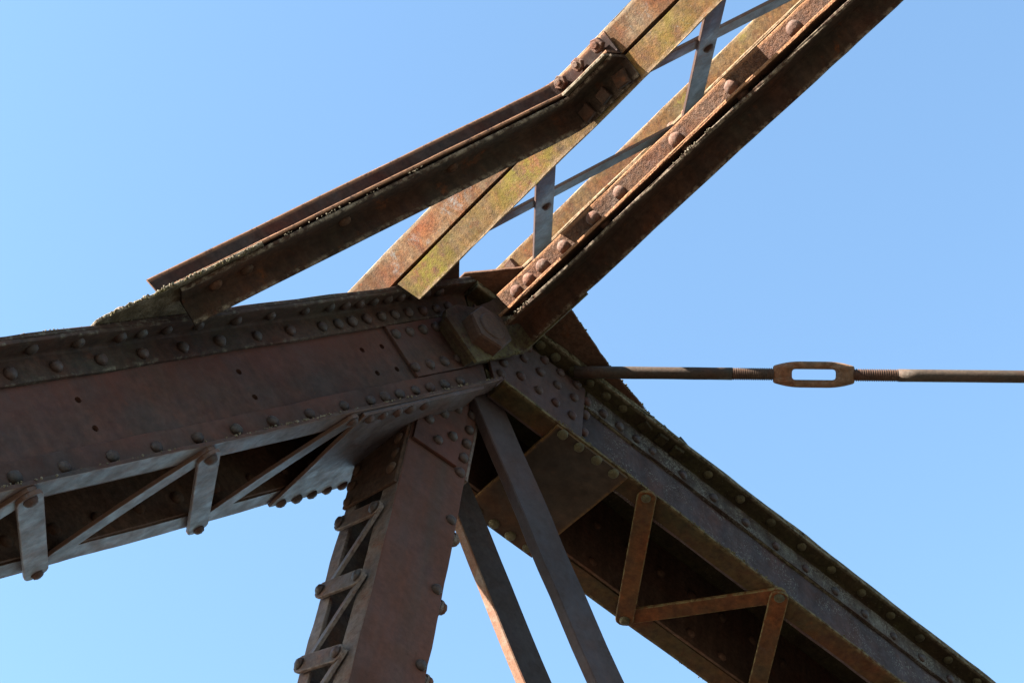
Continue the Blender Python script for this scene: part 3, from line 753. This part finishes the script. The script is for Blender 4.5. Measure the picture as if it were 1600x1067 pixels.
plate('filler_plate', brace, [(-0.44, 0.755), (-0.435, 0.89), (-0.365, 0.89), (-0.365, 0.755)], M['moss_plate'], 0.1252, 0.1318, lambda d, x, y: P(x, y, d), jit=0.001, sub=0.02)
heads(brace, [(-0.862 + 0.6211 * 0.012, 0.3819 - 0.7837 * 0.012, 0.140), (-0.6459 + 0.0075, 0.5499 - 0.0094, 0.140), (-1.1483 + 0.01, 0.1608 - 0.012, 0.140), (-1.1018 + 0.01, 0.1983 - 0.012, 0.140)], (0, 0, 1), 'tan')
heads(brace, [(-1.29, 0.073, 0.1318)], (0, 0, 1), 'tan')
heads(brace, [(-0.85, 0.355, 0.1165), (-0.632, 0.526, 0.1165), (-1.10, 0.165, 0.1165), (-1.04, 0.21, 0.1165)], (0, 0, -1), 'dark')
heads(brace, [(-0.845, 0.36, 0.1245), (-0.625, 0.532, 0.1245)], (0, 0, 1), 'dark', 'spacer')
heads(brace, [(-0.368, t, 0.1795) for t in (0.865, 0.80, 0.742)], (-1, 0, 0), 'hex', 'hex_bolt')
heads(brace, [(-0.368, t, 0.0835) for t in (0.8635, 0.8065, 0.749)], (-1, 0, 0), 'square_red', 'square_nut')

# ------------------------------------------------------------------ tie rod with turnbuckle
rod = thing('tie_rod', 'thin horizontal tie rod with a turnbuckle reaching to the right edge against the sky', 'tie rod', FE, (0.27, 0.03, 0.03))
ra, rb = Vector((0.2951, 0.0564, 0.03)), Vector((1.117, 0.8429, 0.03))
rdv = (rb - ra).normalized(); RL = (rb - ra).length
def rodpt(d): return ra + rdv * d
view = Vector((-1.268, 2.239, -3.813)) - rodpt(0.6)
nv = (view - rdv * view.dot(rdv)).normalized()
sv = nv.cross(rdv).normalized()
dd = lambda s: (Vector((s, 0, 0)).x - ra.x) / rdv.x
d0, d1 = dd(0.6523), dd(0.8053)
def lathe(name, parent, prof, mat, n=16, label=None):
    bm = bmesh.new(); rings = []
    for d, r in prof:
        c = rodpt(d)
        rings.append([bm.verts.new(P(*(c + (sv * math.cos(2 * math.pi * i / n) + nv * math.sin(2 * math.pi * i / n)) * r))) for i in range(n)])
    for r0, r1 in zip(rings, rings[1:]):
        for i in range(n): bm.faces.new((r0[i], r0[(i + 1) % n], r1[(i + 1) % n], r1[i]))
    bm.faces.new(rings[0][::-1]); bm.faces.new(rings[-1])
    return finish(name, bm, mat, parent, smooth=True, label=label)
RR = 0.0165
dt0, dt1 = dd(0.5761), dd(0.8865)
def smooth_rod(a, b):
    n = max(2, int(abs(b - a) / 0.05)); return [(a + (b - a) * i / n, RR + random.uniform(-0.0003, 0.0003)) for i in range(n + 1)]
lathe('rod', rod, smooth_rod(-0.03, dt0), M['rod'])
lathe('rod', rod, smooth_rod(dt1, RL + 1.2), M['rod'])
def thread(a, b):
    pr = []; d = a
    pitch = 0.0058
    while d < b:
        pr += [(d, 0.0138), (d + pitch * 0.38, 0.0165), (d + pitch * 0.6, 0.0165)]; d += pitch
    return pr
lathe('threaded_end', rod, thread(dt0, d0 + 0.004), M['thread'])
lathe('threaded_end', rod, thread(d1 - 0.004, dt1), M['thread'])
# turnbuckle: forged loop with two end bosses
TL = d1 - d0; mid = (d0 + d1) / 2
bm = bmesh.new()
hl = TL / 2
def ray_poly(poly, a):
    d = Vector((math.cos(a), math.sin(a))); best = None
    for p, q in zip(poly, poly[1:] + poly[:1]):
        p = Vector(p); e = Vector(q) - p
        den = d.x * e.y - d.y * e.x
        if abs(den) < 1e-12: continue
        k = (p.x * e.y - p.y * e.x) / den; m_ = (p.x * d.y - p.y * d.x) / den
        if k > 0 and -1e-9 <= m_ <= 1 + 1e-9: best = k if best is None else min(best, k)
    return d * best
outer = [(x, y) for x, y, _ in rounded([(hl, -0.0225), (hl, 0.0225), (hl * 0.60, 0.0345), (-hl * 0.60, 0.0345), (-hl, 0.0225), (-hl, -0.0225), (-hl * 0.60, -0.0345), (hl * 0.60, -0.0345)], [0.006, 0.006, 0.03, 0.03, 0.006, 0.006, 0.03, 0.03], 5)]
inner = [(x, y) for x, y, _ in rounded([(hl * 0.54, -0.0138), (hl * 0.54, 0.0138), (-hl * 0.53, 0.0138), (-hl * 0.53, -0.0138)], 0.0095, 4)]
angs = [2 * math.pi * i / 24 for i in range(24)] + [math.atan2(y, x) % (2 * math.pi) for x, y in outer + inner]
angs = sorted(set(round(a, 4) for a in angs))
rings = []
for a in angs:
    po, pi_ = ray_poly(outer, a), ray_poly(inner, a)
    md = (po + pi_) / 2; hv = (po - pi_) / 2
    if abs(md.y) < abs(po.y) and abs(po.x) < hl * 0.95 and abs(pi_.x) < hl * 0.5: pass
    endness = min(1, max(0, (abs(md.x) - hl * 0.45) / (hl * 0.25)))
    wz = 0.0155 + 0.007 * endness + random.uniform(-0.0006, 0.0006)
    ring = []
    for k in range(14):
        t = 2 * math.pi * k / 14
        ca, sa = math.cos(t), math.sin(t); e = (abs(ca) ** 2.8 + abs(sa) ** 2.8) ** (-1 / 2.8)
        o2 = md + hv * ca * e
        ring.append(bm.verts.new(P(*(rodpt(mid) + rdv * o2.x + sv * o2.y + nv * wz * sa * e))))
    rings.append(ring)
for i in range(len(rings)):
    r0, r1 = rings[i], rings[(i + 1) % len(rings)]
    for k in range(14): bm.faces.new((r0[k], r0[(k + 1) % 14], r1[(k + 1) % 14], r1[k]))
tb = finish('turnbuckle', bm, M['turn'], rod, smooth=True)

# ------------------------------------------------------------------ crusts of lichen and dirt along ledges
def crust(parent, pts, n, size, mat):
    bm = bmesh.new()
    segs = [(Vector(a), Vector(b)) for a, b in zip(pts, pts[1:])]
    lens = [(b - a).length for a, b in segs]
    centres = [random.random() for _ in range(max(3, n // 14))]
    for i in range(n):
        f = random.random() if random.random() < 0.4 else min(0.999, max(0, random.gauss(random.choice(centres), 0.03)))
        d = f * sum(lens)
        for (a, b), L_ in zip(segs, lens):
            if d <= L_: break
            d -= L_
        p = a.lerp(b, min(1, d / L_))
        r = size * random.uniform(0.35, 1.0) ** 1.5
        mtx = Matrix.Translation(P(*p) + Vector([random.uniform(-1, 1) * size * 0.6 for _ in range(3)])) @ Matrix.Rotation(random.uniform(0, 6), 4, 'X') @ Matrix.Rotation(random.uniform(0, 6), 4, 'Y') @ Matrix.Diagonal((random.uniform(0.8, 1.8), 1, random.uniform(0.5, 1), 1))
        g = bmesh.ops.create_icosphere(bm, subdivisions=1, radius=r, matrix=mtx)
        for v in g['verts']: v.co += Vector([random.uniform(-1, 1) * r * 0.25 for _ in range(3)])
    o = finish('lichen_crust', bm, mat, parent)
    o['kind'] = 'stuff'
M['crust'] = rust('pale_lichen_crust', (0.24, 0.23, 0.16), (0.34, 0.33, 0.26), (0.48, 0.47, 0.41), 40.0, rough=1.0, bump=0.2, spec=0.1, streak=0.0)
M['crust_dark'] = rust('grimy_moss_crust', (0.15, 0.13, 0.06), (0.21, 0.20, 0.10), (0.34, 0.33, 0.22), 40.0, rough=1.0, bump=0.2, spec=0.1, streak=0.0)
crust(brace, [(-1.352, 0.062, 0.129), (-1.337, 0.078, 0.129), (-1.12, 0.226, 0.129), (-1.045, 0.283, 0.129)], 190, 0.0036, M['crust'])
crust(brace, [(-1.33, 0.085, 0.1255), (-1.05, 0.275, 0.1255)], 80, 0.0036, M['crust_dark'])
crust(brace, [(-1.0, 0.31, 0.1245), (-0.72, 0.53, 0.1245)], 40, 0.0026, M['crust'])
crust(chord, [(-1.75, 0.0555, 0.1255), (-1.25, 0.0555, 0.1235)], 50, 0.0026, M['crust'])
crust(chord, [(-1.8, 0.0565, -0.179), (-0.2, 0.0565, -0.179)], 170, 0.0030, M['crust'])
crust(post, [(0.12, 0.0565, -0.249), (1.9, 0.0565, -0.249)], 190, 0.0030, M['crust_dark'])
crust(post, [(0.17, 0.0555, 0.050), (0.66, 0.0555, 0.050)], 90, 0.0030, M['crust_dark'])
crust(post, [(0.15, 0.157, 0.070), (0.345, 0.093, 0.070), (0.53, 0.052, 0.070)], 60, 0.0036, M['crust_dark'])
crust(portal, [(-0.07, 0.10, -0.048), (-0.07, 0.2, -0.048)], 26, 0.0032, M['crust'])
crust(portal, [(-0.07, 0.72, -0.0475), (-0.07, 0.86, -0.0475)], 40, 0.0035, M['crust'])
crust(portal, [(-0.2, 0.05, -0.1225), (-0.02, 0.054, -0.1205)], 50, 0.0036, M['crust_dark'])
crust(post, [(1.0, -0.326, -0.2575), (1.9, -0.326, -0.2575)], 120, 0.0038, M['crust_dark'])

for o in bpy.data.objects:
    if '_b' in o: del o['_b']
